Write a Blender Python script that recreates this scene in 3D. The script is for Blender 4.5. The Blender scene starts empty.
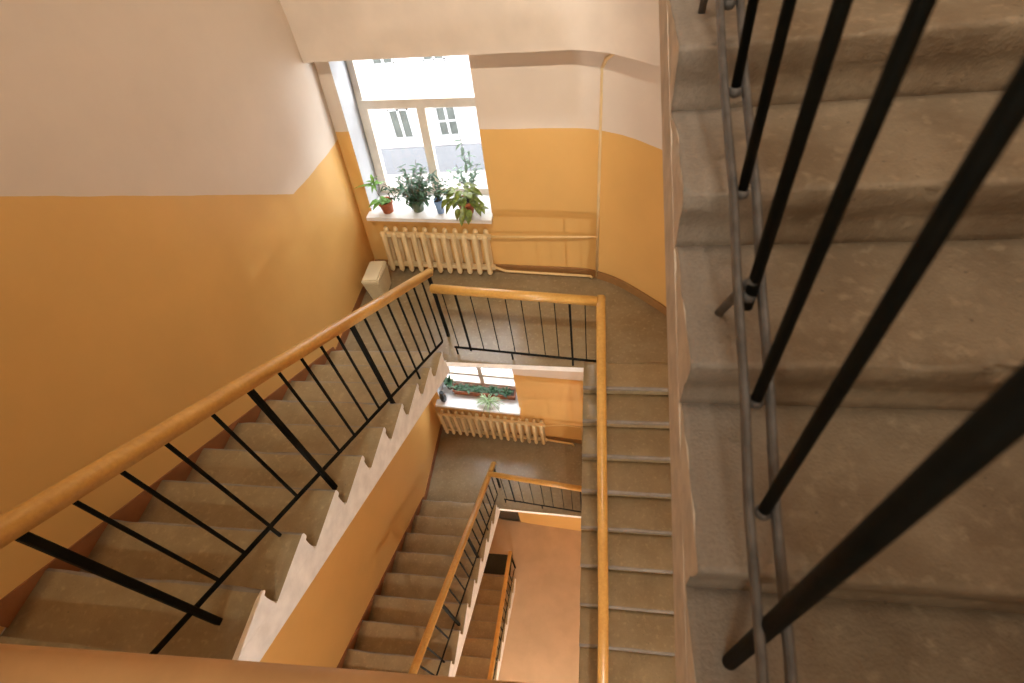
import bpy, bmesh, math, random
from mathutils import Vector, Matrix, noise
random.seed(7)
sc = bpy.context.scene
col = sc.collection
PI = math.pi

# ------------------------------------------------------------------ materials
def new_mat(name):
    m = bpy.data.materials.new(name); m.use_nodes = True
    nt = m.node_tree; b = nt.nodes['Principled BSDF']
    return m, nt, b

def coords(nt, scale=1.0):
    g = nt.nodes.new('ShaderNodeNewGeometry')
    mp = nt.nodes.new('ShaderNodeMapping'); mp.inputs['Scale'].default_value = (scale,)*3 if not isinstance(scale, tuple) else scale
    nt.links.new(g.outputs['Position'], mp.inputs['Vector'])
    return mp.outputs['Vector']

def noise_fac(nt, vec, scale, detail=4, rough=.55, lo=.35, hi=.65):
    n = nt.nodes.new('ShaderNodeTexNoise'); n.inputs['Scale'].default_value = scale
    n.inputs['Detail'].default_value = detail; n.inputs['Roughness'].default_value = rough
    nt.links.new(vec, n.inputs['Vector'])
    r = nt.nodes.new('ShaderNodeMapRange'); r.inputs[1].default_value = lo; r.inputs[2].default_value = hi
    nt.links.new(n.outputs['Fac'], r.inputs[0])
    return r.outputs[0], n.outputs['Fac']

def mix(nt, fac, a, b):
    m = nt.nodes.new('ShaderNodeMix'); m.data_type = 'RGBA'
    if isinstance(fac, float): m.inputs[0].default_value = fac
    else: nt.links.new(fac, m.inputs[0])
    for s, v in ((6, a), (7, b)):
        if isinstance(v, tuple): m.inputs[s].default_value = (*v, 1)
        else: nt.links.new(v, m.inputs[s])
    return m.outputs[2]

def math_node(nt, op, a, b=None, clamp=False):
    m = nt.nodes.new('ShaderNodeMath'); m.operation = op; m.use_clamp = clamp
    for i, v in enumerate((a, b)):
        if v is None: continue
        if isinstance(v, (int, float)): m.inputs[i].default_value = v
        else: nt.links.new(v, m.inputs[i])
    return m.outputs[0]

def bump(nt, b, h, strength=.3, dist=.01):
    bp = nt.nodes.new('ShaderNodeBump'); bp.inputs['Strength'].default_value = strength; bp.inputs['Distance'].default_value = dist
    nt.links.new(h, bp.inputs['Height']); nt.links.new(bp.outputs['Normal'], b.inputs['Normal'])

def simple(name, c, rough=.6, var=.12, scale=12, metal=0, bmp=0, spec=.5, bscale=None):
    m, nt, b = new_mat(name)
    v = coords(nt)
    f, raw = noise_fac(nt, v, scale)
    c2 = tuple(max(0, x*(1-var)) for x in c); c3 = tuple(min(1, x*(1+var*.6)) for x in c)
    nt.links.new(mix(nt, f, c2, c3), b.inputs['Base Color'])
    b.inputs['Roughness'].default_value = rough; b.inputs['Metallic'].default_value = metal
    b.inputs['Specular IOR Level'].default_value = spec
    if bmp:
        f2, raw2 = noise_fac(nt, v, bscale or scale*4)
        bump(nt, b, raw2, bmp, .01)
    return m

CREAM = (.76, .66, .56); OCHRE = (.78, .47, .155)

def wall_paint(name, kind):
    m, nt, b = new_mat(name)
    v = coords(nt)
    g = nt.nodes.new('ShaderNodeNewGeometry'); s = nt.nodes.new('ShaderNodeSeparateXYZ'); nt.links.new(g.outputs['Position'], s.inputs[0])
    Y, Z = s.outputs[1], s.outputs[2]
    _, wob = noise_fac(nt, v, 3.0)
    if kind == 'far':
        top = math_node(nt, 'ADD', 1.815, math_node(nt, 'MULTIPLY', wob, .02)); depth = 1.9
    else:
        a = math_node(nt, 'MAXIMUM', math_node(nt, 'SUBTRACT', 3.97, Y), 0.0)
        a = math_node(nt, 'MINIMUM', a, 3.4)
        top = math_node(nt, 'ADD', math_node(nt, 'MULTIPLY', a, .68), 1.73)
        top = math_node(nt, 'ADD', top, math_node(nt, 'MULTIPLY', wob, .03)); depth = 2.3
    t = math_node(nt, 'DIVIDE', math_node(nt, 'SUBTRACT', top, Z), 3.95)
    fr = math_node(nt, 'SUBTRACT', t, math_node(nt, 'FLOOR', t))
    och = math_node(nt, 'LESS_THAN', fr, depth/3.95)
    f1, _ = noise_fac(nt, v, 1.6, 5, .6)
    f2, raw = noise_fac(nt, v, 90, 3, .6)
    cc = mix(nt, f1, tuple(x*.94 for x in CREAM), CREAM)
    oc = mix(nt, f1, tuple(x*.94 for x in OCHRE), OCHRE)
    nt.links.new(mix(nt, och, cc, oc), b.inputs['Base Color'])
    # oil paint below, chalky distemper above
    rg = nt.nodes.new('ShaderNodeMapRange'); rg.inputs[3].default_value = .85; rg.inputs[4].default_value = .42
    nt.links.new(och, rg.inputs[0]); nt.links.new(rg.outputs[0], b.inputs['Roughness'])
    f3, raw3 = noise_fac(nt, v, 9, 3)
    bump(nt, b, math_node(nt, 'ADD', math_node(nt, 'MULTIPLY', raw, .12), raw3), .12, .012)
    return m

def concrete(name, base, dirt, scale=5, bmp=.5, worn=None, spots=True, rough=.72):
    m, nt, b = new_mat(name)
    v = coords(nt)
    f1, r1 = noise_fac(nt, v, scale, 6, .65, .38, .62)
    f2, r2 = noise_fac(nt, v, scale*7, 4, .6, .55, .75)
    f3, r3 = noise_fac(nt, v, scale*28, 3, .6, .3, .7)
    c = mix(nt, f1, base, dirt)
    light = tuple(min(1, x*1.45) for x in base)
    if spots:
        c = mix(nt, math_node(nt, 'MULTIPLY', f2, .7), c, light)
        f4, r4 = noise_fac(nt, v, scale*3.1, 5, .7, .64, .72)
        c = mix(nt, math_node(nt, 'MULTIPLY', f4, .35), c, tuple(min(1, x*1.7) for x in base))
        f5, r5 = noise_fac(nt, v, scale*11, 2, .5, .70, .76)
        c = mix(nt, math_node(nt, 'MULTIPLY', f5, .6), c, tuple(x*.35 for x in base))
    c = mix(nt, math_node(nt, 'MULTIPLY', f3, .25), c, tuple(x*.6 for x in base))
    if worn:
        s = nt.nodes.new('ShaderNodeSeparateXYZ'); nt.links.new(v, s.inputs[0])
        lo, hi, wc = worn
        w = nt.nodes.new('ShaderNodeMapRange'); w.inputs[1].default_value = lo; w.inputs[2].default_value = hi
        w.inputs[3].default_value = 1; w.inputs[4].default_value = 0
        nt.links.new(math_node(nt, 'ADD', s.outputs[0], math_node(nt, 'MULTIPLY', math_node(nt, 'SUBTRACT', r1, .5), .16)), w.inputs[0])
        wcol = mix(nt, f3, wc, tuple(x*.8 for x in wc))
        c = mix(nt, math_node(nt, 'MULTIPLY', w.outputs[0], .75), c, wcol)
    nt.links.new(c, b.inputs['Base Color'])
    b.inputs['Roughness'].default_value = rough; b.inputs['Specular IOR Level'].default_value = .3 if rough > .6 else .5
    h = math_node(nt, 'ADD', math_node(nt, 'MULTIPLY', r2, .6), math_node(nt, 'MULTIPLY', r3, .4))
    bump(nt, b, h, bmp, .012)
    return m

def wood(name):
    m, nt, b = new_mat(name)
    v = coords(nt, (1, 1, 1))
    f1, r1 = noise_fac(nt, v, 3, 4, .6)
    f2, r2 = noise_fac(nt, v, 42, 3, .6)
    c = mix(nt, f1, (.66, .35, .08), (.78, .46, .12))
    c = mix(nt, math_node(nt, 'MULTIPLY', f2, .25), c, (.40, .16, .03))
    nt.links.new(c, b.inputs['Base Color'])
    b.inputs['Roughness'].default_value = .33
    b.inputs['Coat Weight'].default_value = .35; b.inputs['Coat Roughness'].default_value = .25
    bump(nt, b, r2, .08, .004)
    return m

def glass():
    m = bpy.data.materials.new('window_glass'); m.use_nodes = True
    nt = m.node_tree; nt.nodes.clear()
    o = nt.nodes.new('ShaderNodeOutputMaterial'); t = nt.nodes.new('ShaderNodeBsdfTransparent'); g = nt.nodes.new('ShaderNodeBsdfGlossy')
    t.inputs[0].default_value = (.96, .98, .98, 1); g.inputs['Roughness'].default_value = .02
    lw = nt.nodes.new('ShaderNodeLayerWeight'); lw.inputs[0].default_value = .5
    f5 = math_node(nt, 'ADD', math_node(nt, 'MULTIPLY', math_node(nt, 'POWER', lw.outputs['Facing'], 5), .6), .02)
    mx = nt.nodes.new('ShaderNodeMixShader')
    nt.links.new(f5, mx.inputs[0]); nt.links.new(t.outputs[0], mx.inputs[1]); nt.links.new(g.outputs[0], mx.inputs[2]); nt.links.new(mx.outputs[0], o.inputs[0])
    return m

M = dict(
    far=wall_paint('two_tone_wall_paint_far', 'far'), left=wall_paint('two_tone_wall_paint_stairs', 'left'),
    cream=simple('cream_distemper', CREAM, .85, .06, 3, bmp=.1),
    reveal=simple('white_reveal_paint', (.46, .47, .49), .6, .05, 4, bmp=.08),
    stair=concrete('stair_concrete', (.39, .295, .16), (.31, .225, .115), 4, .2, rough=.34),
    nosing=concrete('worn_nosing', (.34, .30, .25), (.26, .22, .17), 8, .4, spots=False),
    plaster=simple('worn_plaster', (.56, .46, .36), .85, .16, 14, bmp=.3),
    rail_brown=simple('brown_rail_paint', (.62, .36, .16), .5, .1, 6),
    landing=concrete('landing_concrete', (.33, .26, .155), (.27, .20, .11), 3, .12, rough=.25),
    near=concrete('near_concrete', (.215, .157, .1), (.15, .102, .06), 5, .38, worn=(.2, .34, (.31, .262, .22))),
    endwhite=simple('stringer_whitewash', (.90, .89, .86), .75, .1, 9, bmp=.2),
    wood=wood('varnished_rail_wood'),
    iron=simple('black_railing_paint', (.005, .005, .0035), .7, .3, 40, bmp=.1, spec=.12),
    rust=simple('worn_rail_iron', (.10, .085, .075), .6, .35, 30, bmp=.2),
    rad=simple('radiator_enamel', (.80, .61, .33), .4, .06, 6, spec=.4),
    pipe=simple('pipe_enamel', (.82, .58, .26), .4, .05, 6),
    skirt=simple('brown_skirting_paint', (.30, .115, .04), .5, .12, 8),
    skirt2=simple('dark_ochre_skirting_paint', (.34, .17, .055), .5, .12, 8),
    frame=simple('window_frame_paint', (.70, .63, .54), .45, .06, 8),
    sill=simple('white_sill_paint', (.80, .79, .78), .35, .04, 8),
    terracotta=simple('terracotta', (.42, .115, .04), .7, .15, 25),
    trough=simple('dark_clay', (.26, .085, .032), .7, .15, 25),
    soil=simple('potting_soil', (.035, .022, .014), .9, .4, 60, bmp=.6),
    greenpot=simple('mottled_green_glaze', (.09, .13, .07), .35, .4, 30),
    blue=simple('pale_blue_plastic', (.22, .36, .62), .35, .06, 10),
    leaf_a=simple('fresh_green_leaf', (.16, .34, .06), .45, .35, 25),
    leaf_b=simple('dark_green_leaf', (.045, .12, .055), .4, .5, 40),
    leaf_c=simple('variegated_yellow_green_leaf', (.17, .22, .035), .4, .5, 30),
    leaf_d=simple('grey_green_leaf', (.16, .25, .18), .5, .3, 30),
    leaf_e=simple('pale_striped_leaf', (.34, .46, .25), .5, .35, 30),
    stem=simple('brown_stem', (.12, .09, .05), .7, .2, 30),
    bin=simple('beige_plastic', (.74, .66, .46), .45, .04, 10),
    jar=simple('dark_smoky_ceramic', (.05, .055, .06), .25, .3, 12),
    brownpot=simple('brown_ceramic', (.16, .075, .045), .4, .2, 12),
    floor=simple('tan_floor_tiles', (.56, .40, .25), .5, .08, 2.5, bmp=.05),
    mat=simple('dark_doormat', (.05, .045, .03), .95, .3, 60, bmp=.4),
    door=simple('dark_door_paint', (.06, .052, .036), .5, .2, 8),
    metal=simple('door_handle_metal', (.5, .48, .44), .3, .1, 10, metal=1),
    facade=simple('pale_facade_stucco', (.30, .27, .265), .8, .04, .6),
    facade_trim=simple('facade_window_frame', (.21, .21, .21), .6, .03, 2),
    dark_glass=simple('facade_window_glass', (.05, .054, .05), .6, .25, 1.5, spec=.03),
    plinth=simple('grey_facade_plinth', (.085, .086, .094), .8, .08, 1),
    road=simple('grey_road', (.13, .13, .135), .85, .12, .5),
    glass=glass(),
)

# ------------------------------------------------------------------ helpers
def link(o, parent=None):
    col.objects.link(o)
    if parent: o.parent = parent
    return o

def obj(name, bm, mats, parent=None, smooth=False):
    me = bpy.data.meshes.new(name)
    bmesh.ops.recalc_face_normals(bm, faces=bm.faces)
    bm.to_mesh(me); bm.free()
    for m in (mats if isinstance(mats, (list, tuple)) else [mats]): me.materials.append(m)
    if smooth:
        for p in me.polygons: p.use_smooth = True
    return link(bpy.data.objects.new(name, me), parent)

def tag(o, label=None, cat=None, group=None, kind=None):
    if label: o['label'] = label
    if cat: o['category'] = cat
    if group: o['group'] = group
    if kind: o['kind'] = kind
    return o

def empty(name, loc, label, cat, group=None):
    o = bpy.data.objects.new(name, None); o.location = loc; o.empty_display_size = .1
    link(o)
    return tag(o, label, cat, group)

def rel(bm, root):            # mesh built in world space -> local to its (unrotated) parent
    bmesh.ops.translate(bm, verts=bm.verts, vec=-root.location)
    return bm

def part(name, bm, mats, root, smooth=False, label=None):
    l = Vector(root.location); p = root.parent
    while p: l += p.location; p = p.parent
    bmesh.ops.translate(bm, verts=bm.verts, vec=-l)
    o = obj(name, bm, mats, root, smooth)
    if label: o['label'] = label
    return o

def part_at(name, bm, mats, root, smooth=False):   # same, root already at world origin of part
    return part(name, bm, mats, root, smooth)

def box(bm, lo, hi, mi=0):
    x0, y0, z0 = lo; x1, y1, z1 = hi
    v = [bm.verts.new(p) for p in ((x0,y0,z0),(x1,y0,z0),(x1,y1,z0),(x0,y1,z0),(x0,y0,z1),(x1,y0,z1),(x1,y1,z1),(x0,y1,z1))]
    for f in ((0,3,2,1),(4,5,6,7),(0,1,5,4),(1,2,6,5),(2,3,7,6),(3,0,4,7)):
        fc = bm.faces.new([v[i] for i in f]); fc.material_index = mi
    return bm

def frame_axes(d, up=Vector((0,0,1))):
    d = d.normalized()
    if abs(d.dot(up)) > .98: up = Vector((0,1,0))
    s = d.cross(up).normalized(); u = s.cross(d).normalized()
    return s, u

def sweep(bm, pts, prof, closed_caps=True, ups=None):
    """prof: list of (side, up) offsets; pts: polyline, mitred."""
    pts = [Vector(p) for p in pts]; rings = []
    for i, p in enumerate(pts):
        a = (pts[i]-pts[i-1]).normalized() if i else None
        b = (pts[i+1]-pts[i]).normalized() if i < len(pts)-1 else None
        if a is None: d, k = b, 1
        elif b is None: d, k = a, 1
        else:
            d = (a+b).normalized(); k = 1/max(.35, d.dot(a))
        s, u = frame_axes(d)
        # mitre widens only across the bend
        if a is not None and b is not None and k > 1.0005:
            bend = (b-a); bend -= d*bend.dot(d); bend.normalize()
        else: bend = None
        ring = []
        for x, z in prof:
            o = s*x+u*z
            if bend is not None: o += bend*(o.dot(bend)*(k-1))
            ring.append(bm.verts.new(p+o))
        rings.append(ring)
    n = len(prof)
    for r0, r1 in zip(rings, rings[1:]):
        for j in range(n):
            bm.faces.new((r0[j], r0[(j+1)%n], r1[(j+1)%n], r1[j]))
    if closed_caps:
        bm.faces.new(rings[0][::-1]); bm.faces.new(rings[-1])
    return bm

def circ(r, n=10): return [(r*math.cos(2*PI*i/n), r*math.sin(2*PI*i/n)) for i in range(n)]
def rectp(w, h, b=.2):
    w /= 2; h /= 2; c = min(w, h)*b*2
    return [(w-c,-h),(w,-h+c),(w,h-c),(w-c,h),(-w+c,h),(-w,h-c),(-w,-h+c),(-w+c,-h)]
def railprof(w=.08, h=.07):
    out = []
    for a in range(0, 181, 20):
        t = math.radians(a); out.append((w/2*math.cos(t), h*.12+h*.38*math.sin(t)))
    out += [(-w/2, -h*.12), (-w*.36, -h*.24), (-w*.36, -h*.5), (w*.36, -h*.5), (w*.36, -h*.24), (w/2, -h*.12)]
    return out

def lathe(bm, prof, n=20, c=(0,0,0), mi=0):
    rings = []
    for r, z in prof:
        rings.append([bm.verts.new((c[0]+r*math.cos(2*PI*i/n), c[1]+r*math.sin(2*PI*i/n), c[2]+z)) for i in range(n)])
    for a, b in zip(rings, rings[1:]):
        for j in range(n):
            f = bm.faces.new((a[j], a[(j+1)%n], b[(j+1)%n], b[j])); f.material_index = mi
    if prof[0][0] > 1e-5: bm.faces.new(rings[0][::-1])
    if prof[-1][0] > 1e-5: bm.faces.new(rings[-1])
    return bm

def prism(bm, poly, z0, z1, mi=0, side_mi=None):
    a = [bm.verts.new((x, y, z0)) for x, y in poly]; b = [bm.verts.new((x, y, z1)) for x, y in poly]
    n = len(poly)
    for j in range(n):
        f = bm.faces.new((a[j], a[(j+1)%n], b[(j+1)%n], b[j])); f.material_index = mi if side_mi is None else side_mi
    bm.faces.new(a[::-1]).material_index = mi; bm.faces.new(b).material_index = mi
    return bm

# ------------------------------------------------------------------ the place's measures
ST = 3.95                        # storey height
XL = -2.92                       # stair-side wall
TL, RL, NL, YL = .346, .1945, 10, 3.334      # flights by that wall: tread, riser, risers, first riser
TR, RR, NR, YR = .30, .1411, 14, 3.04        # flights by the round wall
XS, XR0, XR1 = -1.65, -.17, 1.05

def lean(x, z):
    zz = max(0, min(2.7, z)); return .08*zz*max(0, min(1, (-x-.6)/2.1))
def yw(x, z): return 4.75-.085*(x+.86)+.0235*z
def W(x, d, z):
    """point of the window wall: x along it, d inwards from its face, z up."""
    return Vector((x+lean(x, z), yw(x, z)-d, z))
def curve_path():
    """plan of the rounded corner, as (x, y) at floor 0."""
    ctrl = [(-.34, 4.706), (-.2, 4.688), (-.05, 4.64), (.16, 4.53), (.33, 4.40), (.53, 4.215), (.72, 4.02), (.88, 3.78), (1.0, 3.48), (1.05, 3.1), (1.06, 2.6)]
    out = []
    for i in range(len(ctrl)-1):
        p0 = Vector(ctrl[max(0, i-1)]); p1 = Vector(ctrl[i]); p2 = Vector(ctrl[i+1]); p3 = Vector(ctrl[min(len(ctrl)-1, i+2)])
        for k in range(4):
            t = k/4
            out.append(.5*((2*p1)+(p2-p0)*t+(2*p0-5*p1+4*p2-p3)*t*t+(3*p1-p0-3*p2+p3)*t**3))
    out.append(Vector(ctrl[-1])); return out
CP = curve_path()

# ------------------------------------------------------------------ window wall with deep reveals, running on round the corner
WIN1 = (-2.76, -1.235, .84, 2.74); WIN2 = (-2.74, -1.335, -3.02, -1.40); DOORR = (-2.45, -1.86, -7.95, -5.95)
DEP = .45
xs = sorted({-3.05, WIN1[0], WIN1[1], WIN2[0], WIN2[1], DOORR[0], DOORR[1], -.34})
zs = sorted({-8.1, -7.95, -5.95, WIN2[2], WIN2[3], WIN1[2], WIN1[3], -6.9, -4.6, -2.2, -.6, 0, 1.7, 3.2, 4.2, 5.2, 7.0, 9.2})
holes = (WIN1, WIN2, DOORR)
def hole(xc, zc): return any(a < xc < b and c < zc < d for a, b, c, d in holes)
bm = bmesh.new()
nx, nz = len(xs)-1, len(zs)-1
vi = {}
def V(i, j, d):
    if (i, j, d) not in vi: vi[(i, j, d)] = bm.verts.new(W(xs[i], -d, zs[j]))
    return vi[(i, j, d)]
for i in range(nx):
    for j in range(nz):
        if hole((xs[i]+xs[i+1])/2, (zs[j]+zs[j+1])/2): continue
        bm.faces.new((V(i,j,0), V(i+1,j,0), V(i+1,j+1,0), V(i,j+1,0)))
        bm.faces.new((V(i,j,DEP), V(i,j+1,DEP), V(i+1,j+1,DEP), V(i+1,j,DEP)))
        for di, dj, e in ((-1,0,((i,j),(i,j+1))), (1,0,((i+1,j),(i+1,j+1))), (0,-1,((i,j),(i+1,j))), (0,1,((i,j+1),(i+1,j+1)))):
            ii, jj = i+di, j+dj
            if ii == nx: continue
            if 0 <= ii < nx and 0 <= jj < nz and not hole((xs[ii]+xs[ii+1])/2, (zs[jj]+zs[jj+1])/2): continue
            f = bm.faces.new((V(*e[0],0), V(*e[1],0), V(*e[1],DEP), V(*e[0],DEP))); f.material_index = 1
bmesh.ops.remove_doubles(bm, verts=bm.verts, dist=.0005)
wf = obj('wall_far', bm, [M['far'], M['reveal']]); tag(wf, kind='structure')
bm = bmesh.new()
rows = []
for z in zs:
    rows.append([bm.verts.new((p.x, p.y+.0235*z, z)) for p in CP]+[bm.verts.new((1.06, -3.7, z))])
for a, b in zip(rows, rows[1:]):
    for k in range(len(a)-1):
        f = bm.faces.new((a[k], a[k+1], b[k+1], b[k])); f.smooth = True
o = obj('wall_right', bm, M['far']); tag(o, kind='structure')

# thicker wall above the window heads (a lintel band), following the rounded corner
bm = bmesh.new()
path = [W(x, 0, 2.55).xy for x in (-2.95, -2.6, -2.2, -1.8, -1.4, -1.0, -.7, -.45)]+[p+Vector((0, .06)) for p in CP[:-1]]
path[-1].y = 2.7
inner = []
for i, p in enumerate(path):
    t = (path[min(i+1, len(path)-1)]-path[max(i-1, 0)]).normalized(); n = Vector((t.y, -t.x))
    inner.append(p+n*.19)
zt = 9.1
vo = [[bm.verts.new((p.x, p.y, z)) for p in path] for z in (2.585, zt)]
vn = [[bm.verts.new((p.x, p.y, z)) for p in inner] for z in (2.585, 2.60, zt)]
for k in range(len(path)-1):
    bm.faces.new((vo[0][k], vo[0][k+1], vn[0][k+1], vn[0][k]))
    for a, b in ((0,1),(1,2)):
        f = bm.faces.new((vn[a][k], vn[a][k+1], vn[b][k+1], vn[b][k])); f.smooth = (a == 1)
bm_ = obj('trim_lintel', bm, M['cream']); bm_.name = 'trim_1'; tag(bm_, kind='structure')

# stair-side wall (leans in a little towards the window corner)
bm = bmesh.new()
ys_ = [-3.7+.42*i for i in range(21)]+[5.1]
zs_ = [-8.1+.5*i for i in range(36)]
gr = []
for z in zs_:
    r = []
    for y in ys_:
        t = max(0, min(1, (y-3.5)/1.4)); t = t*t*(3-2*t)
        r.append(bm.verts.new((XL+.085*max(0, min(2.7, z))*t, y, z)))
    gr.append(r)
for a, b in zip(gr, gr[1:]):
    for k in range(len(a)-1):
        f = bm.faces.new((a[k], a[k+1], b[k+1], b[k])); f.smooth = True
o = obj('wall_left', bm, M['left']); tag(o, kind='structure')
md = o.modifiers.new('thick', 'SOLIDIFY'); md.thickness = .12; md.offset = 1

bm = bmesh.new(); box(bm, (-3.05, -3.85, -8.1), (1.2, -3.7, 9.1)); tag(obj('wall_back', bm, M['left']), kind='structure')
bm = bmesh.new(); box(bm, (-3.05, -3.85, 9.0), (1.2, 5.4, 9.2)); tag(obj('ceiling', bm, M['cream']), kind='structure')
bm = bmesh.new(); box(bm, (-3.05, -3.85, -8.1), (1.2, 4.9, -7.95)); tag(obj('floor', bm, M['floor']), kind='structure')

# landings by the windows, and the landings between
def far_landing(z):
    poly = [(XL-.02, YL), (-1.60, YL), (-.165, 3.285), (-.165, YR+.3), (1.1, YR+.3)]
    poly += [(p.x+.05, p.y+.05) for p in CP[::-1] if p.y > YR+.4]
    poly += [(x, yw(x, 0)+.05) for x in (-.7, -1.5, -2.3, XL-.02)]
    bm = bmesh.new(); prism(bm, poly, z-.075, z, 0, 1)
    return tag(obj('landing', bm, [M['landing'], M['endwhite']]), kind='structure')
far_landing(0); far_landing(-ST)
def mid_landing(z, yedge, yright, name):
    bm = bmesh.new()
    prism(bm, [(XL-.02, -3.72), (1.08, -3.72), (1.08, yright), (.10 if z > 0 else XR0, yright), (.10 if z > 0 else XR0, min(yedge, .2)), (XS-.05, yedge), (XL-.02, yedge)], z-.24, z, 0, 1)
    return tag(obj(name, bm, [M['landing'], M['endwhite']]), kind='structure')
N0 = 1.945
mid_landing(N0, YL-TL*(NL-1), -2.75, 'landing'); mid_landing(N0-ST, YL-TL*(NL-1), YR-TR*13, 'landing'); 

# ------------------------------------------------------------------ flights
def step_mesh(x0, x1, yf, z, tread, rise, sgn, nseg=6, rough=0, seed=0, white_hi=True):
    """one cast step: rounded overhanging nose at yf, the tread running back along sgn*y."""
    bm = bmesh.new()
    nose = .012 if rough > .003 else .022; rad = .012 if rough > .003 else .018
    prof = [(tread+.03, 0)]
    m = 8 if rough else 3
    for i in range(1, m): prof.append((tread+.03-(tread+.03-rad)*i/m, 0))
    for a in range(0, 91, 18): prof.append((rad-rad*math.sin(math.radians(a)), -rad+rad*math.cos(math.radians(a))))
    prof += [(0, -.045), (.006, -.055), (nose, -.06)] if rough < .003 else [(.001, -.03), (.004, -.045), (.007, -.06)]
    for i in range(1, 5 if rough else 2): prof.append((nose+.004, -.06-(rise-.06)*i/(4 if rough else 1)))
    prof += [(nose+.01, -rise-.01), (tread+.03, -rise*.55)]
    n_nose = len(prof)
    rings = []
    for k in range(nseg+1):
        x = x0+(x1-x0)*k/nseg; ring = []
        for j, (dy, dz) in enumerate(prof):
            p = Vector((x, yf+sgn*dy, z+dz))
            if rough:
                q = p*9+Vector((seed*3.1, 0, 0)); q2 = p*34
                a = noise.noise(Vector((q.x*.5, q.y, q.z)))*.35+noise.noise(q2)*.5
                edge = 1.0 if dz < -.004 or dy < .06 else .35
                p += Vector((0, sgn*a*rough*edge, a*rough*(.45 if dz < -.002 else .5)*edge))
                if k == 0: p.x += .0015*noise.noise(p*30)+(.012*max(0, noise.noise(p*16+Vector((0, seed, 3)))) if rough > .003 and dz > -.03 else 0)
                if dz > -.02 and dy < .03 and noise.noise(p*6+Vector((7, seed, 0))) > .28:      # chips out of the arris
                    p.z -= .008; p.y += sgn*.008
            ring.append(bm.verts.new(p))
        rings.append(ring)
    n = len(prof)
    for a, b in zip(rings, rings[1:]):
        for j in range(n):
            f = bm.faces.new((a[j], a[(j+1) % n], b[(j+1) % n], b[j])); f.smooth = bool(rough)
            dy = (prof[j][0]+prof[(j+1) % n][0])/2; dz = (prof[j][1]+prof[(j+1) % n][1])/2
            if dy < .02 and dz > -.05: f.material_index = 2
    e0 = bm.faces.new(rings[0]); e1 = bm.faces.new(rings[-1]); e0.material_index = e1.material_index = 1
    return bm

def stringer_mesh(xa, xb, ya, za, yb, zb, dep):
    bm = bmesh.new()
    pr = [(ya, za), (yb, zb), (yb, zb-dep), (ya, za-dep)]
    a = [bm.verts.new((xa, y, z)) for y, z in pr]; b = [bm.verts.new((xb, y, z)) for y, z in pr]
    for j in range(4): bm.faces.new((a[j], a[(j+1) % 4], b[(j+1) % 4], b[j]))
    bm.faces.new(a[::-1]); bm.faces.new(b); return bm

def flight_left(z, label, xs=XS):
    root = empty('stair_flight', (XS, YL, z), label, 'stairs', 'flights along the two-tone wall')
    for k in range(NL-1):
        part('step', step_mesh(XL, xs, YL-TL*k, z+RL*(k+1), TL, RL, -1, 10, .002, k), [M['stair'], M['endwhite'], M['nosing']], root)
    y1 = YL-TL*(NL-1); s = RL/TL
    part('stringer', stringer_mesh(xs-.16, xs+.001, YL+.02, z-.0, y1-.02, z+s*(YL-y1)-.0, .185), M['endwhite'], root, label='whitewashed stringer under the steps')
    part('soffit', stringer_mesh(XL, xs-.17, YL, z-.03, y1, z+s*(YL-y1)-.03, .09), M['cream'], root)
    return root
flight_left(0, 'concrete stair flight with white sawtooth edge, climbing from the upper window landing')
flight_left(-ST, 'concrete stair flight climbing from the lower window landing')
flight_left(-2*ST-.03, 'lowest stair flight, climbing from the tan ground floor', -1.83)

def flight_right(ztop, label, y_top=YR, n=NR, rr=RR, x0=XR0, mat='stair', rough=.002, nseg=8, hi=1.05, ends='endwhite'):
    root = empty('stair_flight', (x0, y_top, ztop), label, 'stairs', 'flights along the rounded wall')
    for k in range(n):
        part('step', step_mesh(x0, hi, y_top-TR*k, ztop-rr*k, TR, rr, 1, nseg, rough, k), [M[mat], M[ends], M['nosing' if mat == 'stair' else mat]], root)
    s = rr/TR; y1 = y_top-TR*(n-1)
    part('stringer', stringer_mesh(x0-.001, x0+.16, y_top+.3, ztop-.022, y1, ztop-rr*n-.022, .165), M[ends], root)
    return root
flight_right(0, 'brown concrete flight under the straight wooden rail, descending from the upper landing')
flight_right(-ST, 'concrete flight descending from the lower landing to the ground floor')
# the flight right beside us
near_root = flight_right(3.436+.144*8, 'chipped bare concrete flight behind the thick round black bars', .28+.3*8, 19, .144, .155, 'near', .004, 60, ends='plaster')

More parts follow.
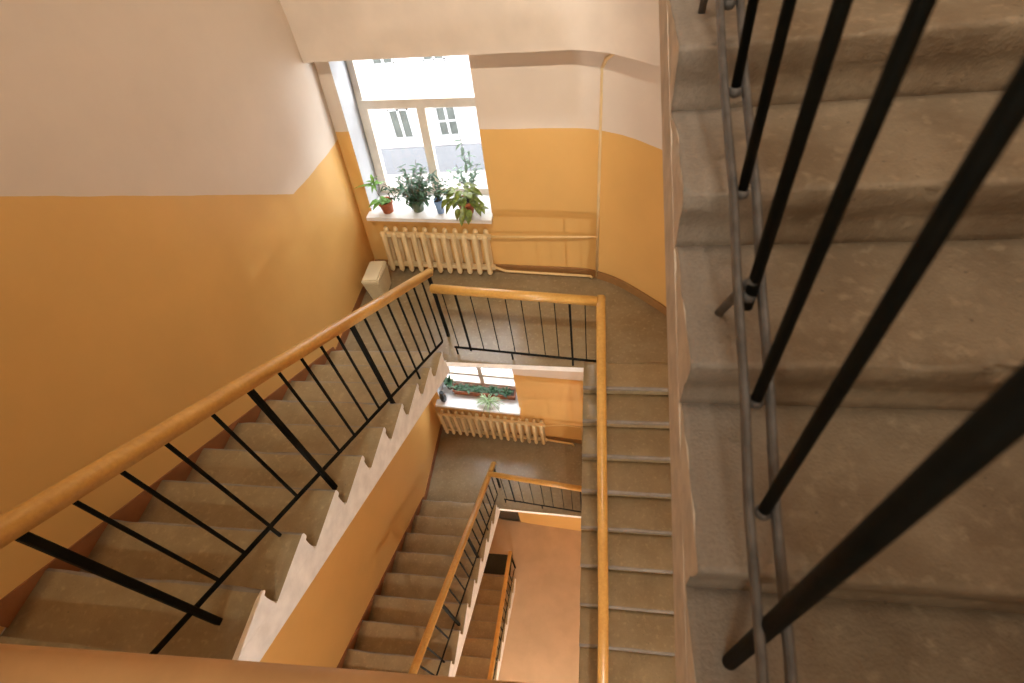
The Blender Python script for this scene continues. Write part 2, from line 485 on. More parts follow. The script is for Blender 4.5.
# ------------------------------------------------------------------ railings
def railing(name_label, group, rail_pts, bars, posts, brail, cat='railing', rail_w=.08, bar_w=.016, post_w=.032, brail_w=(.012, .03), rail_mat='wood', double=False, feet=(), struts=(), round_post=False):
    root = empty('stair_railing', Vector(rail_pts[0])-Vector((0, 0, .9)), name_label, cat, group)
    bm = bmesh.new(); sweep(bm, rail_pts, railprof(rail_w, rail_w*.95)); part('handrail', bm, M[rail_mat], root, True, 'varnished wooden handrail')
    # flat iron strap the wood is screwed to
    bm = bmesh.new(); sweep(bm, [Vector(p)-Vector((0, 0, rail_w*.52)) for p in rail_pts], rectp(.034, .008)); part('strap', bm, M['iron'], root)
    if double:
        for dx in (-.017, .017):
            bm = bmesh.new(); sweep(bm, [Vector(p)+Vector((dx, 0, 0)) for p in brail], rectp(.011, .02, .3)); part('bottom_rail', bm, M['rust'], root)
    else:
        bm = bmesh.new(); sweep(bm, brail, rectp(*brail_w)); part('bottom_rail', bm, M['iron'], root)
    for a, b in bars:
        bm = bmesh.new(); sweep(bm, [a, b], rectp(bar_w, bar_w, .15)); part('baluster', bm, M['iron'], root)
    for a, b in posts:
        bm = bmesh.new(); sweep(bm, [a, b], circ(post_w/2, 14) if round_post else rectp(post_w, post_w, .12)); part('post', bm, M['iron'], root, round_post)
    for a, b in feet:
        bm = bmesh.new(); sweep(bm, [a, b], rectp(.018, .018)); part('foot', bm, M['iron'], root)
    return root

def left_rail(z, X, label, top=lambda y: .93+.603*(3.75-y), x_of=None):
    x_of = x_of or (lambda y: X)
    s = .592
    nos = lambda y: max(0, RL+s*(YL-y)) if y < YL else 0
    rp = [(x_of(y), y, z+top(y)) for y in (3.76, 2.6, 1.4, .3, .18)]
    bl = lambda y: z+nos(y)+.03 if y < YL else z+.16
    ybars = [.55, .71, .89, 1.12, 1.56, 1.75, 1.94, 2.12, 2.47, 2.65, 2.83, 3.01, 3.18, 3.34, 3.53]
    bars = [((x_of(y), y, z+.25+s*(3.3-y) if y < 3.4 else z+.12), (x_of(y), y, z+top(y)-.03)) for y in ybars]
    def tread_z(y): return z+RL*(int((YL-y)/TL)+1) if y < YL else z
    posts = [((x_of(y), y, tread_z(y)-.01), (x_of(y), y, z+top(y)-.03)) for y in (.40, 1.35, 2.30, 3.71)]
    br = [(x_of(y), y, z+.25+s*(3.3-y)) for y in (.10, 1.0, 2.0, 3.0, 3.53)]
    feet = [((x_of(y), y, tread_z(y)-.01), (x_of(y), y, z+.25+s*(3.3-y))) for y in (.885, 2.83)]
    r = railing(label, 'railings of the flights along the two-tone wall', rp, bars, posts, br, feet=feet)
    return r
left_rail(0, -1.77, 'wooden-topped black railing climbing the upper flight, ending at the upper landing', x_of=lambda y: -1.795+.03*max(0, y-.4))
left_rail(-ST, -1.72, 'wooden-topped railing of the flight below, joined to the lower landing rail', top=lambda y: .86+.60*(3.60-y), x_of=lambda y: -1.735+.02*max(0, y-.4))

def landing_rail(z, label, x0=-1.60):
    ya = lambda x: 3.27-.105*(x-0)*1.0
    rp = [(x0, ya(x0)+.03, z+.98), (-.8, ya(-.8)+.02, z+.98), (-.03, 3.285, z+.98)]
    xb = [-1.50, -1.22, -1.05, -.88, -.73, -.56, -.42, -.14]
    bars = [((x, ya(x)+.02, z+.1), (x, ya(x)+.02, z+.95)) for x in xb]
    posts = [((x, ya(x)+.02, z-.01 if x > -.5 else z+.08), (x, ya(x)+.02, z+.95)) for x in (-1.37, -.28)]
    br = [(-1.55, ya(-1.55)+.02, z+.115), (-.02, ya(-.02)+.02, z+.10)]
    feet = [((-.92, ya(-.92)+.02, z-.01), (-.92, ya(-.92)+.02, z+.1)), ((-1.535, ya(-1.535)+.02, z-.01), (-1.535, ya(-1.535)+.02, z+.115))]
    return railing(label, 'railings across the window landings', rp, bars, posts, br, feet=feet, bar_w=.009, post_w=.02)
landing_rail(0, 'short wooden-topped railing across the edge of the upper window landing')
landing_rail(-ST, 'short wooden-topped railing across the edge of the lower window landing', -1.67)

def right_rail(z, label):
    s = RR/TR
    t = lambda y: z+.98-s*(3.285-y)
    rp = [(.0, 3.33, z+.98), (.0, 3.2, z+.965), (.035, 1.0, t(1.0)), (.035, -.8, t(-.8))]
    ybs = [2.95-.165*i for i in range(22)]
    def tz(y): return z-RR*math.ceil((YR-y)/TR-1e-6) if y < YR else z
    xx = lambda y: .035*min(1, (3.2-y)/2.2)
    bars = [((xx(y), y, z+.05+.141-s*(YR-y+.3)+.03), (xx(y), y, t(y)-.03)) for y in ybs if ybs.index(y) % 6 != 3]
    posts = [((xx(y), y, tz(y)-.01), (xx(y), y, t(y)-.03)) for y in ybs if ybs.index(y) % 6 == 3]
    br = [(0, 3.2, z+.10), (.03, 1.5, z+.22-s*(YR-1.5+.3)), (.03, -.7, z+.22-s*(YR+.7+.3))]
    return railing(label, 'railings of the flights along the rounded wall', rp, bars, posts, br)
right_rail(0, 'straight wooden-topped railing descending beside the rounded wall from the upper landing')
right_rail(-ST, 'straight wooden-topped railing descending from the lower landing')

# railing of the lowest flight
zg = -2*ST-.03
rp = [(-1.87, 3.62, zg+.95), (-1.87, 3.45, zg+1.0), (-1.80, 1.3, zg+.95+.46*2.2), (-1.80, .3, zg+.95+.46*3.2)]
gx = lambda y: -1.87
bars = [((-1.86, y, zg+.25+.5*(3.334-y)), (-1.86+.03*(3.4-y), y, zg+.93+.46*(3.5-y))) for y in [3.2-.18*i for i in range(15)]]
railing('wooden-topped railing rising from the tan ground floor', 'railings of the flights along the two-tone wall', rp, bars, [((-1.87, 3.58, zg+.02), (-1.87, 3.58, zg+.93))], [(-1.86, 3.5, zg+.2), (-1.86, .6, zg+.25+.5*2.73)])

# railing right beside us: round bars, twin flat bottom rail
nz = lambda y: 3.436+.48*(y-.28)
XN = .22
bl = lambda y: nz(y)+.155
tp = lambda y: nz(y)+.98
nb = [.312, .449, .593+.16, .921, 1.08, 1.24, 1.40, 1.56, 1.72]
bars = [((XN, y, bl(y)-.012), (XN+.004, y, tp(y)-.03)) for y in [.312, .449, .749, .921, 1.085, 1.41, 1.58]]
posts = [((XN-.006, .182, 3.285), (XN+.004, .182, tp(.182)-.03))]
wob = [0, .002, -.003, .002, 0, .003, -.002, .002]
br = [(XN+wob[i % 8], y, bl(y)+wob[(i+3) % 8]) for i, y in enumerate([-.2, .15, .31, .45, .60, .75, .92, 1.25, 1.7])]
near_rail = railing('black iron railing with thick round bars along the chipped bare flight', 'railings of the flights along the rounded wall',
        [(XN+.004, y, tp(y)) for y in (-.9, .3, 1.8)], [], posts, br, double=True, post_w=.024, round_post=True)
for a, b in bars:
    bm = bmesh.new(); sweep(bm, [a, b], circ(.0080, 12)); part('baluster', bm, M['iron'], near_rail, True)
for y, top_only in ((.593, 0), (1.245, 0)):
    bm = bmesh.new(); sweep(bm, [(XN+.002, y, bl(y)-.03), (XN+.004, y, tp(y)-.03)], circ(.0088, 14)); 
    part('post', bm, M['iron'], near_rail, True)
    fz = 3.436+.144*math.floor((y+.12-.28)/.3)
    bm = bmesh.new(); sweep(bm, [(XN-.002, y+.115, fz-.008), (XN, y+.02, bl(y)+.0), (XN, y-.004, bl(y)+.03)], circ(.008, 12)); part('strut', bm, M['rust'], near_rail, True)
for y in (.312, .449, .593, .749, .921, 1.085, 1.245):
    bm = bmesh.new(); bmesh.ops.create_icosphere(bm, subdivisions=2, radius=.0115, matrix=Matrix.Translation((XN, y, bl(y)-.006))); part('weld', bm, M['rust'], near_rail, True)

# handrail of the landing we lean over
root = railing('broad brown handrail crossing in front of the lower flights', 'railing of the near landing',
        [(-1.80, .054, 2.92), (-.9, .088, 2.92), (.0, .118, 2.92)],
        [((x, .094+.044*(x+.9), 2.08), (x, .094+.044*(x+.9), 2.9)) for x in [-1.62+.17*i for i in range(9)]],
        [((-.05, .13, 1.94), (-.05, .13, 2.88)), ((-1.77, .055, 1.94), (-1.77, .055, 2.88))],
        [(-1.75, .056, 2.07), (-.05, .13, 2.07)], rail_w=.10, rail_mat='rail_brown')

# ------------------------------------------------------------------ skirtings
bm = bmesh.new()
for z in (0, -ST, -2*ST-.03):
    for k in range(NL-1):
        y = YL-TL*k; zz = z+RL*(k+1)
        p = [(y+.03, zz-RL+.0), (y+.03, zz+.12), (y-TL+.03, zz+.12+RL*.0), (y-TL+.03, zz-.0), (y-.0, zz-.0)]
        p = [(y+.055, zz-RL), (y+.055, zz-.02), (y-TL+.055, zz+RL-.02), (y-TL+.055, zz-.01), (y, zz-.01), (y, zz-RL)]
        a = [bm.verts.new((XL-.01, *q)) for q in p]; b = [bm.verts.new((XL+.012, *q)) for q in p]
        for j in range(len(p)): bm.faces.new((a[j], a[(j+1) % len(p)], b[(j+1) % len(p)], b[j]))
        bm.faces.new(b)
    box(bm, (XL-.01, YL+.05, z), (XL+.012, 4.9, z+.11))
tag(obj('baseboard_left', bm, M['skirt']), kind='structure')
bm = bmesh.new()
for z in (0, -ST):
    pts = [W(x, .004, z+.05) for x in (-2.95, -2.0, -1.0, -.4)]+[Vector((p.x-.006, p.y-.008+.0235*z, z+.05)) for p in CP if p.y > 2.9]
    sweep(bm, pts, rectp(.02, .11, .1))
tag(obj('baseboard_far', bm, M['skirt2']), kind='structure')

# ------------------------------------------------------------------ windows
def wbox(bm, x0, x1, d0, d1, z0, z1):
    v = []
    for z in (z0, z1):
        for x, d in ((x0, d0), (x1, d0), (x1, d1), (x0, d1)): v.append(bm.verts.new(W(x, d, z)))
    for f in ((0,3,2,1),(4,5,6,7),(0,1,5,4),(1,2,6,5),(2,3,7,6),(3,0,4,7)): bm.faces.new([v[i] for i in f])
    return bm
def window(name, x0, x1, z0, z1, bars, panes, sill, sx):
    root = empty(name, W((x0+x1)/2, -.3, z0), None, None); root['kind'] = 'structure'
    bm = bmesh.new(); fw = .075; d0, d1 = -.44, -.37
    wbox(bm, x0, x0+fw, d0, d1, z0, z1); wbox(bm, x1-fw, x1, d0, d1, z0, z1); wbox(bm, x0, x1, d0, d1, z0, z0+fw); wbox(bm, x0, x1, d0, d1, z1-fw, z1)
    for a in bars: wbox(bm, a[0], a[1], d0-.004, d1+.012, a[2], a[3])
    part('window_frame', bm, M['frame'], root)
    for p in panes:
        bm = bmesh.new(); wbox(bm, p[0], p[1], -.412, -.406, p[2], p[3]); part('pane', bm, M['glass'], root)
    bm = bmesh.new(); wbox(bm, sx[0], sx[1], -.37, .13, sill-.045, sill); part('window_sill', bm, M['sill'], root)
    return root
window('window_1', -2.75, -1.24, .84, 2.74,
       [(-2.70, -1.28, 1.88, 1.975), (-2.035, -1.935, .86, 1.90), (-2.69, -2.64, .88, 1.88), (-1.33, -1.29, .88, 1.88)],
       [(-2.69, -1.30, 1.97, 2.68), (-2.69, -2.02, .9, 1.89), (-1.95, -1.30, .9, 1.89)], .845, (-2.79, -1.225))
window('window_2', -2.74, -1.335, -3.02, -1.40,
       [(-2.05, -1.98, -2.98, -1.42), (-2.70, -1.37, -2.74, -2.69)],
       [(-2.68, -2.02, -2.96, -1.46), (-2.0, -1.39, -2.96, -1.46)], -3.015, (-2.80, -1.315))

# dark door in the ground-floor wall
root = empty('door_1', W(-2.155, 0, -7.95), None, None); root['kind'] = 'structure'
bm = bmesh.new(); wbox(bm, -2.45, -1.86, -.06, -.02, -7.94, -5.96); part('leaf', bm, M['door'], root)
bm = bmesh.new(); wbox(bm, -2.38, -1.93, -.02, -.012, -6.9, -6.1); wbox(bm, -2.38, -1.93, -.02, -.012, -7.8, -7.1); part('panel', bm, M['door'], root)
bm = bmesh.new(); wbox(bm, -1.96, -1.93, -.02, .03, -6.98, -6.95); part('door_handle', bm, M['metal'], root)

# doormat
bm = bmesh.new(); box(bm, (-2.86, 3.42, -7.955), (-1.97, 3.86, -7.93))
bmesh.ops.bevel(bm, geom=bm.edges[:], offset=.006, segments=2, affect='EDGES')
tag(obj('doormat', bm, M['mat']), 'dark rectangular doormat on the tan ground floor', 'doormat')

# ------------------------------------------------------------------ radiators and pipes
def radiator(x0, x1, z0, z1, n, label):
    root = empty('radiator', W((x0+x1)/2, .1, z0), label, 'radiator', 'cast iron radiators under the windows')
    pitch = (x1-x0)/n
    for i in range(n):
        xc = x0+pitch*(i+.5); bm = bmesh.new(); w = pitch*.27
        for dd, ww in ((.045, w), (.145, w)):                               # two columns of water
            top = []
            for z, k in ((z0, .55), (z0+.03, 1), (z1-.03, 1), (z1, .55)):
                top.append([bm.verts.new(W(xc+a*ww*k, dd+b*.030*k, z)) for a, b in circ(1, 10)])
            for r0, r1 in zip(top, top[1:]):
                for j in range(10): bm.faces.new((r0[j], r0[(j+1) % 10], r1[(j+1) % 10], r1[j]))
            bm.faces.new(top[0]); bm.faces.new(top[-1])
        wbox(bm, xc-w*.55, xc+w*.55, .05, .14, z0+.05, z0+.10); wbox(bm, xc-w*.55, xc+w*.55, .05, .14, z1-.10, z1-.03)
        wbox(bm, xc-w*.28, xc+w*.28, .05, .14, z0+.10, z1-.08)
        for zz in (z0+.075, z1-.065): wbox(bm, xc-pitch*.5, xc+pitch*.5, .075, .12, zz-.024, zz+.024)
        part('section', bm, M['rad'], root, False)
    for xq in (x0+pitch*1.5, x1-pitch*1.5):
        bm = bmesh.new(); wbox(bm, xq-.012, xq+.012, -.02, .12, z0+.11, z0+.13); part('bracket', bm, M['rad'], root)
    return root
radiator(-2.68, -1.27, .065, .655, 11, 'cream radiator of eleven sections under the upper window')
radiator(-2.83, -.915, -3.88, -3.28, 15, 'long cream radiator of fifteen sections under the lower window')

def pipe(name, pts, r, label, mat='pipe'):
    bm = bmesh.new(); sweep(bm, pts, circ(r, 12)); o = obj(name, bm, M[mat], None, True); return tag(o, label, 'pipe', 'heating pipes')
pipe('heating_pipe', [W(-.05, .05, .02), W(-.035, .05, .9), W(.0, .05, 2.38), W(.03, .09, 2.46), W(.085, .215, 2.55), W(.115, .215, 3.4), W(.115, .215, 8.8)], .016,
     'thin vertical pipe climbing the window wall past the rounded corner', 'rad')
pipe('heating_pipe', [W(-1.27, .1, .60), W(-.5, .085, .61), W(-.09, .06, .605), W(-.05, .06, .605)], .013, 'upper horizontal pipe from the shorter radiator to the vertical pipe')
pipe('heating_pipe', [W(-1.27, .1, .14), W(-1.15, .085, .075), W(-.5, .08, .055), W(-.13, .065, .035), W(-.10, .065, .01)], .015, 'low horizontal pipe above the floor from the shorter radiator')
pipe('heating_pipe', [W(-.915, .1, -3.80), W(-.8, .09, -3.83), W(-.48, .09, -3.86), W(-.45, .085, -3.93)], .017, 'low bent pipe leaving the longer radiator')
pipe('heating_pipe', [W(-.915, .1, -3.345), W(-.6, .06, -3.33), W(-.3, .06, -3.33), W(-.3, .06, -3.94)], .012, 'upper thin pipe leaving the longer radiator')

# ------------------------------------------------------------------ waste bin
root = empty('waste_bin', (-2.69, 4.43, 0), 'beige plastic waste bin with lid in the corner by the shorter radiator', 'bin')
def taper(bm, b, t, z0, z1, c=(-2.69, 4.43)):
    a = [bm.verts.new((c[0]+x*b[0], c[1]+y*b[1], z0)) for x, y in ((-1,-1),(1,-1),(1,1),(-1,1))]
    d = [bm.verts.new((c[0]+x*t[0], c[1]+y*t[1], z1)) for x, y in ((-1,-1),(1,-1),(1,1),(-1,1))]
    for j in range(4): bm.faces.new((a[j], a[(j+1) % 4], d[(j+1) % 4], d[j]))
    bm.faces.new(a[::-1]); bm.faces.new(d)
    bmesh.ops.bevel(bm, geom=bm.edges[:], offset=.012, segments=2, affect='EDGES'); return bm
bm = bmesh.new(); taper(bm, (.085, .15), (.105, .19), 0.002, .315); part('body', bm, M['bin'], root)
bm = bmesh.new(); taper(bm, (.112, .198), (.098, .18), .312, .352); part('lid', bm, M['bin'], root)

# ------------------------------------------------------------------ plants
def leaf(bm, base, dirv, length, width, droop=.3, up=Vector((0,0,1)), mi=0, fold=.25, seg=4):
    d = dirv.normalized(); s = d.cross(up)
    if s.length < .05: s = Vector((1,0,0))
    s.normalize(); n = s.cross(d).normalized()
    p = Vector(base); prev = None
    for i in range(seg+1):
        t = i/seg; w = width*math.sin(PI*min(1, .08+.92*t)**.8)*.5 if t < 1 else 0
        c = p+d*length*t-Vector((0,0,1))*droop*length*t*t
        if i == seg: row = [bm.verts.new(c)]
        else: row = [bm.verts.new(c-s*w+n*w*fold), bm.verts.new(c), bm.verts.new(c+s*w+n*w*fold)]
        if prev:
            if len(row) == 3:
                bm.faces.new((prev[0], prev[1], row[1], row[0])); bm.faces.new((prev[1], prev[2], row[2], row[1]))
            else:
                bm.faces.new((prev[0], prev[1], row[0])); bm.faces.new((prev[1], prev[2], row[0]))
        prev = row
def rdir(zlo=-.2, zhi=1):
    a = random.uniform(0, 2*PI); z = random.uniform(zlo, zhi); r = math.sqrt(max(0, 1-z*z)); return Vector((r*math.cos(a), r*math.sin(a), z))
SILL1 = .846; SILL2 = -3.014
POT_G = 'potted plants on the window sills'
def plant(label, x, d, sill, name='potted_plant'):
    return empty(name, W(x, d, sill), label, 'plant', POT_G)
def pot(root, r, h, mat, soil=True, rim=True):
    c = root.location
    bm = bmesh.new()
    pr = [(r*.70, 0), (r*.74, .004), (r*.95, h*.78)]
    pr += [(r*1.05, h*.79), (r*1.05, h)] if rim else [(r, h)]
    pr += [(r*.92, h), (r*.88, h-.02), (0.0001, h-.022)]
    lathe(bm, pr, 22, c); part('pot', bm, M[mat], root, True)
    bm = bmesh.new(); lathe(bm, [(r*.87, h-.021), (r*.6, h-.010), (.0001, h-.006)], 16, c); part('soil', bm, M['soil'], root, True)
def stems(root, segs, r=.004):
    bm = bmesh.new()
    for a in segs: sweep(bm, a, circ(r, 6))
    part('stem', bm, M['stem'], root, True)

# 1: small terracotta pot, tuft on a thin stem
r = plant('small terracotta pot with a tuft of pale leaves, nearest the wall corner, upper sill', -2.535, .0, SILL1)
pot(r, .082, .145, 'terracotta'); c = r.location
stems(r, [[c+Vector((-.02, 0, .13)), c+Vector((-.045, -.01, .25)), c+Vector((-.06, 0, .38))], [c+Vector((.02,0,.13)), c+Vector((.03,0,.19))]])
bm = bmesh.new()
for i in range(16): leaf(bm, c+Vector((-.06, 0, .38+random.uniform(-.04, .03))), rdir(-.1, .9), random.uniform(.09, .17), .035, .35)
for i in range(14): leaf(bm, c+Vector((random.uniform(-.04,.06), random.uniform(-.05,.05), .15)), rdir(.1, .8), random.uniform(.06, .10), .06, .4)
leaf(bm, c+Vector((-.05, -.02, .16)), Vector((-.7, -.5, .3)), .16, .09, .5); leaf(bm, c+Vector((-.03, -.04, .16)), Vector((-.5, -.7, .2)), .14, .08, .5)
leaf(bm, c+Vector((-.06, 0, .38)), Vector((-1, -.2, .0)), .24, .03, .12)
part('foliage', bm, M['leaf_a'], r)
# 2: wide bush of narrow dark leaves in a mottled pot
r = plant('wide bushy plant with dark narrow leaves in a mottled green pot on the upper sill', -2.15, -.04, SILL1)
pot(r, .085, .15, 'greenpot', rim=False); c = r.location
ss = []
bm = bmesh.new()
for i in range(34):
    d = rdir(.2, 1); L = random.uniform(.22, .48); tip = c+Vector((0,0,.13))+Vector((d.x*1.05, d.y*.6, d.z*1.15))*L
    m = c+Vector((0,0,.15))+d*L*.5+Vector((0,0,.03)); ss.append([c+Vector((d.x*.02, d.y*.02, .13)), m, tip])
    for k in range(16):
        t = random.uniform(.3, 1.0); b = (c+Vector((0,0,.13))).lerp(tip, t)
        leaf(bm, b, (rdir(-.7, .6)+d*.4), random.uniform(.05, .11), random.uniform(.016, .03), .3, seg=3)
stems(r, ss, .003); part('foliage', bm, M['leaf_b'], r)
# 3: pale blue pot
r = plant('slim pale blue pot with sparse dark sprigs on the upper sill', -1.86, -.0, SILL1)
pot(r, .052, .17, 'blue', rim=False); c = r.location
ss = []; bm = bmesh.new()
for i in range(8):
    d = rdir(.6, 1); tip = c+Vector((0,0,.15))+d*random.uniform(.18, .34); ss.append([c+Vector((0,0,.15)), (c+Vector((0,0,.15))).lerp(tip,.5), tip])
    for k in range(9): leaf(bm, (c+Vector((0,0,.16))).lerp(tip, random.uniform(.3,1)), rdir(-.5,.7), random.uniform(.04,.08), .028, .3, seg=3)
stems(r, ss, .003); part('foliage', bm, M['leaf_b'], r)
# 4: terracotta pot with broad trailing yellow-green leaves
r = plant('terracotta pot overgrown by broad trailing yellow-green leaves on the upper sill', -1.53, -.01, SILL1)
pot(r, .095, .17, 'terracotta'); c = r.location
bm = bmesh.new()
for i in range(46):
    a = random.uniform(0, 2*PI); rr_ = random.uniform(.02, .15); h = random.uniform(.16, .33)
    leaf(bm, c+Vector((rr_*math.cos(a)*1.1, rr_*math.sin(a)*.7, h)), Vector((math.cos(a), math.sin(a), random.uniform(-.3, .5))), random.uniform(.08, .14), random.uniform(.05, .085), .45)
for x, y, z in ((-.06,-.11,.10), (-.02,-.13,.07), (.03,-.12,.05), (-.03,-.12,.03), (.05,-.12,.09), (.13,-.05,.09), (.17,-.06,.12), (-.16,-.05,.13), (-.2,-.03,.17), (.0,-.11,.12)):
    leaf(bm, c+Vector((x, y, z+.03)), Vector((x*4, -.8, -.5)), .10, .075, .5)
for i in range(7): leaf(bm, c+Vector((-.1-.02*i, 0, .28)), Vector((-1, random.uniform(-.6,.6), random.uniform(-.3,.5))), .13, .03, .4)
leaf(bm, c+Vector((.2, -.1, .12)), Vector((1, -.2, .3)), .09, .05, .3)
stems(r, [[c+Vector((.03,-.05,.17)), c+Vector((.13,-.09,.16)), c+Vector((.21,-.1,.12))], [c+Vector((-.04,0,.17)), c+Vector((-.12,-.03,.25)), c+Vector((-.2,-.03,.2))]])
part('foliage', bm, M['leaf_c'], r)
# 5: tall thin grey-green plant behind it
r = plant('tall thin grey-green plant by the glass behind the trailing plant', -1.50, -.24, SILL1)
pot(r, .07, .13, 'brownpot'); c = r.location
ss = []; bm = bmesh.new()
for dx, dy, hh in ((0, 0, .80), (-.12, .02, .46), (.12, 0, .45), (-.2, .03, .36), (.05, .05, .6)):
    tip = c+Vector((dx, dy, hh)); ss.append([c+Vector((0,0,.11)), (c+Vector((0,0,.11))).lerp(tip,.5)+Vector((dx*.15,0,.02)), tip])
    for k in range(14 if hh < .7 else 18):
        t = random.uniform(.35, 1); leaf(bm, (c+Vector((0,0,.11))).lerp(tip, t), rdir(-.3,.8), random.uniform(.06,.12), random.uniform(.025,.045), .3, seg=3)
stems(r, ss, .003); part('foliage', bm, M['leaf_d'], r)

# lower sill: trough, spider plant, two pots
r = plant('long terracotta trough of dark leafy plants along the lower sill', -1.98, -.20, SILL2, 'planter_trough'); c = r.location
bm = bmesh.new(); wbox(bm, -2.50, -1.42, -.27, -.13, SILL2, SILL2+.11); wbox(bm, -2.515, -1.405, -.282, -.118, SILL2+.09, SILL2+.112); part('trough', bm, M['trough'], r)
bm = bmesh.new(); wbox(bm, -2.49, -1.43, -.265, -.135, SILL2+.108, SILL2+.114); part('soil', bm, M['soil'], r)
bm = bmesh.new()
for i in range(190):
    b = W(random.uniform(-2.46, -1.47), random.uniform(-.25, -.15), SILL2+.112); leaf(bm, b, rdir(.1, 1), random.uniform(.05, .11), random.uniform(.025, .05), .4, seg=3)
part('foliage', bm, M['leaf_b'], r)
r = plant('pale green spider plant with arching leaves, middle of the lower sill', -1.86, -.0, SILL2); pot(r, .05, .09, 'brownpot'); c = r.location
bm = bmesh.new()
for i in range(60):
    d = rdir(.2, 1); leaf(bm, c+Vector((0,0,.085)), Vector((d.x*1.3, d.y*.7, d.z)), random.uniform(.18, .36), .016, random.uniform(.4, .9), seg=6)
part('foliage', bm, M['leaf_e'], r)
r = empty('vase', W(-2.66, .02, SILL2), 'dark smoky vase at the wall end of the lower sill', 'vase'); c = r.location
bm = bmesh.new(); lathe(bm, [(.035, 0), (.055, .04), (.06, .12), (.045, .19), (.03, .22), (.036, .245), (.027, .245), (.02, .2), (.0001, .19)], 18, c); part('body', bm, M['jar'], r, True)
bm = bmesh.new(); lathe(bm, [(.036, .235), (.039, .24), (.036, .25), (.03, .247)], 18, c); part('rim', bm, M['jar'], r, True)
r = plant('brown pot with a short dark plant beside the dark vase on the lower sill', -2.60, -.27, SILL2); pot(r, .075, .16, 'brownpot'); c = r.location
bm = bmesh.new()
for i in range(40): leaf(bm, c+Vector((0,0,.15)), rdir(.2, 1), random.uniform(.08, .2), .05, .3, seg=3)
part('foliage', bm, M['leaf_b'], r)

# ------------------------------------------------------------------ outside
bm = bmesh.new(); box(bm, (-40, 5.9, -7.3), (30, 16.2, -7.05)); tag(obj('road', bm, M['road']), kind='structure')
root = empty('building', (-5.6, 16, -7.05), 'pale stucco house across the street, seen through the upper window', 'building')
bm = bmesh.new(); box(bm, (-24, 16.0, -7.0), (14, 22, 7)); part('wall', bm, M['facade'], root)
bm = bmesh.new(); box(bm, (-24, 15.9, -5.4), (14, 16.05, -4.45)); part('plinth', bm, M['plinth'], root)
bm = bmesh.new(); box(bm, (-24, 15.86, -2.62), (14, 16.05, -2.50)); box(bm, (-24, 15.80, 6.9), (14, 22.2, 7.3)); part('cornice', bm, M['facade_trim'], root)
for zb, hh in ((-4.1, .98), (-1.72, 1.5), (1.1, 1.5)):
    for i in range(-5, 8):
        xc = -6.52+1.58*i
        w = bmesh.new()
        for a, b, c_, d_ in ((xc-.34, xc-.29, zb, zb+hh), (xc+.29, xc+.34, zb, zb+hh), (xc-.04, xc+.04, zb, zb+hh), (xc-.34, xc+.34, zb-.03, zb+.03), (xc-.34, xc+.34, zb+hh-.04, zb+hh)):
            box(w, (a, 15.95, c_), (b, 16.02, d_))
        if i % 2: box(w, (xc-.3, 15.955, zb+hh*.48), (xc+.3, 16.0, zb+hh*.54))
        box(w, (xc-.42, 15.88, zb-.12), (xc+.42, 16.02, zb-.05))
        f = part('window', w, M['facade_trim'], root)
        w = bmesh.new(); box(w, (xc-.31, 15.975, zb), (xc+.31, 16.01, zb+hh)); 
        bmesh.ops.translate(w, verts=w.verts, vec=-root.location); obj('pane', w, M['dark_glass'], f)

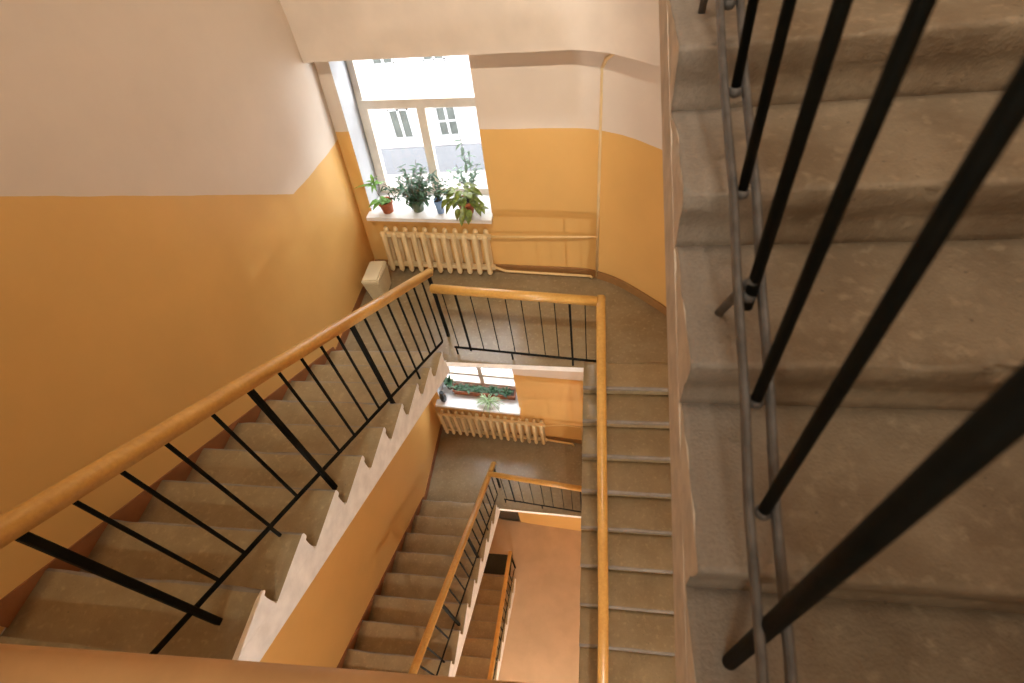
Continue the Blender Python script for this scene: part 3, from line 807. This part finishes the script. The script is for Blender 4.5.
# ------------------------------------------------------------------ light
wd = bpy.data.worlds.new('overcast'); sc.world = wd; wd.use_nodes = True
wd.node_tree.nodes['Background'].inputs[0].default_value = (.97, .97, 1, 1); wd.node_tree.nodes['Background'].inputs[1].default_value = 13
def light(name, kind, loc, energy, color, **kw):
    l = bpy.data.lights.new(name, kind); l.energy = energy; l.color = color
    for k, v in kw.items(): setattr(l, k, v)
    o = bpy.data.objects.new(name, l); o.location = loc; col.objects.link(o); return o
o = light('sun', 'SUN', (0, -5, 20), 5.0, (1, .97, .93), angle=.02); o.rotation_euler = (math.radians(48), 0, math.radians(-14))
light('bulb_under_near_landing', 'POINT', (.3, -3.2, 1.55), 410, (1, .98, .97), shadow_soft_size=.05)
light('bulb_lower', 'POINT', (-.3, -3.1, -2.4), 60, (1, .92, .80), shadow_soft_size=.06)
light('bulb_ground', 'POINT', (-.3, -1.5, -5.9), 420, (1, .99, .94), shadow_soft_size=.08)
o = light('upper_area_light', 'AREA', (.0, -1.0, 8.2), 73, (1, .92, .78), shape='RECTANGLE', size=1.5, size_y=.07, spread=math.radians(76))  # unseen; strip shape and narrow spread made up to light the far wall
o.rotation_euler = (Vector((-.1, 4.7, 2.8))-Vector(o.location)).to_track_quat('-Z', 'Y').to_euler()
o = light('back_fill_light', 'AREA', (-1.2, -3.6, 5.7), 60, (1, 1, .84), shape='RECTANGLE', size=.6, size_y=.25)  # added weak fill from behind the camera, not a fixture of the stairwell
o.rotation_euler = (math.radians(75), 0, 0)
for (x0, x1, z0, z1) in ((-2.66, -1.2, .8, 2.6), (-2.74, -1.335, -3, -1.4)):
    c = W((x0+x1)/2, -.52, (z0+z1)/2)
    o = light('window_portal', 'AREA', c, 1, (1, 1, 1), shape='RECTANGLE', size=x1-x0+.1, size_y=z1-z0+.1)
    o.data.cycles.is_portal = True
    o.rotation_euler = (math.radians(-90), 0, math.radians(-4.9))

# ------------------------------------------------------------------ camera
cam = bpy.data.cameras.new('camera'); co = bpy.data.objects.new('camera', cam); col.objects.link(co)
X = Vector((0.98591325, 0.11263384, -0.12364745)); D = Vector((0.00677571, -0.76555334, -0.64333675)); F = Vector((-0.1671202, 0.63343642, -0.75553235))
mt = Matrix((X, -D, -F)).transposed().to_4x4(); mt.translation = Vector((0, 0, 4.3316))
co.matrix_world = mt
cam.sensor_fit = 'HORIZONTAL'; cam.sensor_width = 36; cam.lens = 522.536*36/1024; cam.clip_start = .02
cam.dof.use_dof = True; cam.dof.focus_distance = 3.0; cam.dof.aperture_fstop = 3.5
sc.camera = co
vs = sc.view_settings
sc.display_settings.display_device = 'sRGB'; vs.view_transform = 'Standard'; vs.look = 'None'; vs.exposure = 0; vs.gamma = 1; vs.use_curve_mapping = False
sc.cycles.use_denoising = True; sc.cycles.max_bounces = 10; sc.cycles.diffuse_bounces = 6; sc.cycles.sample_clamp_indirect = 6
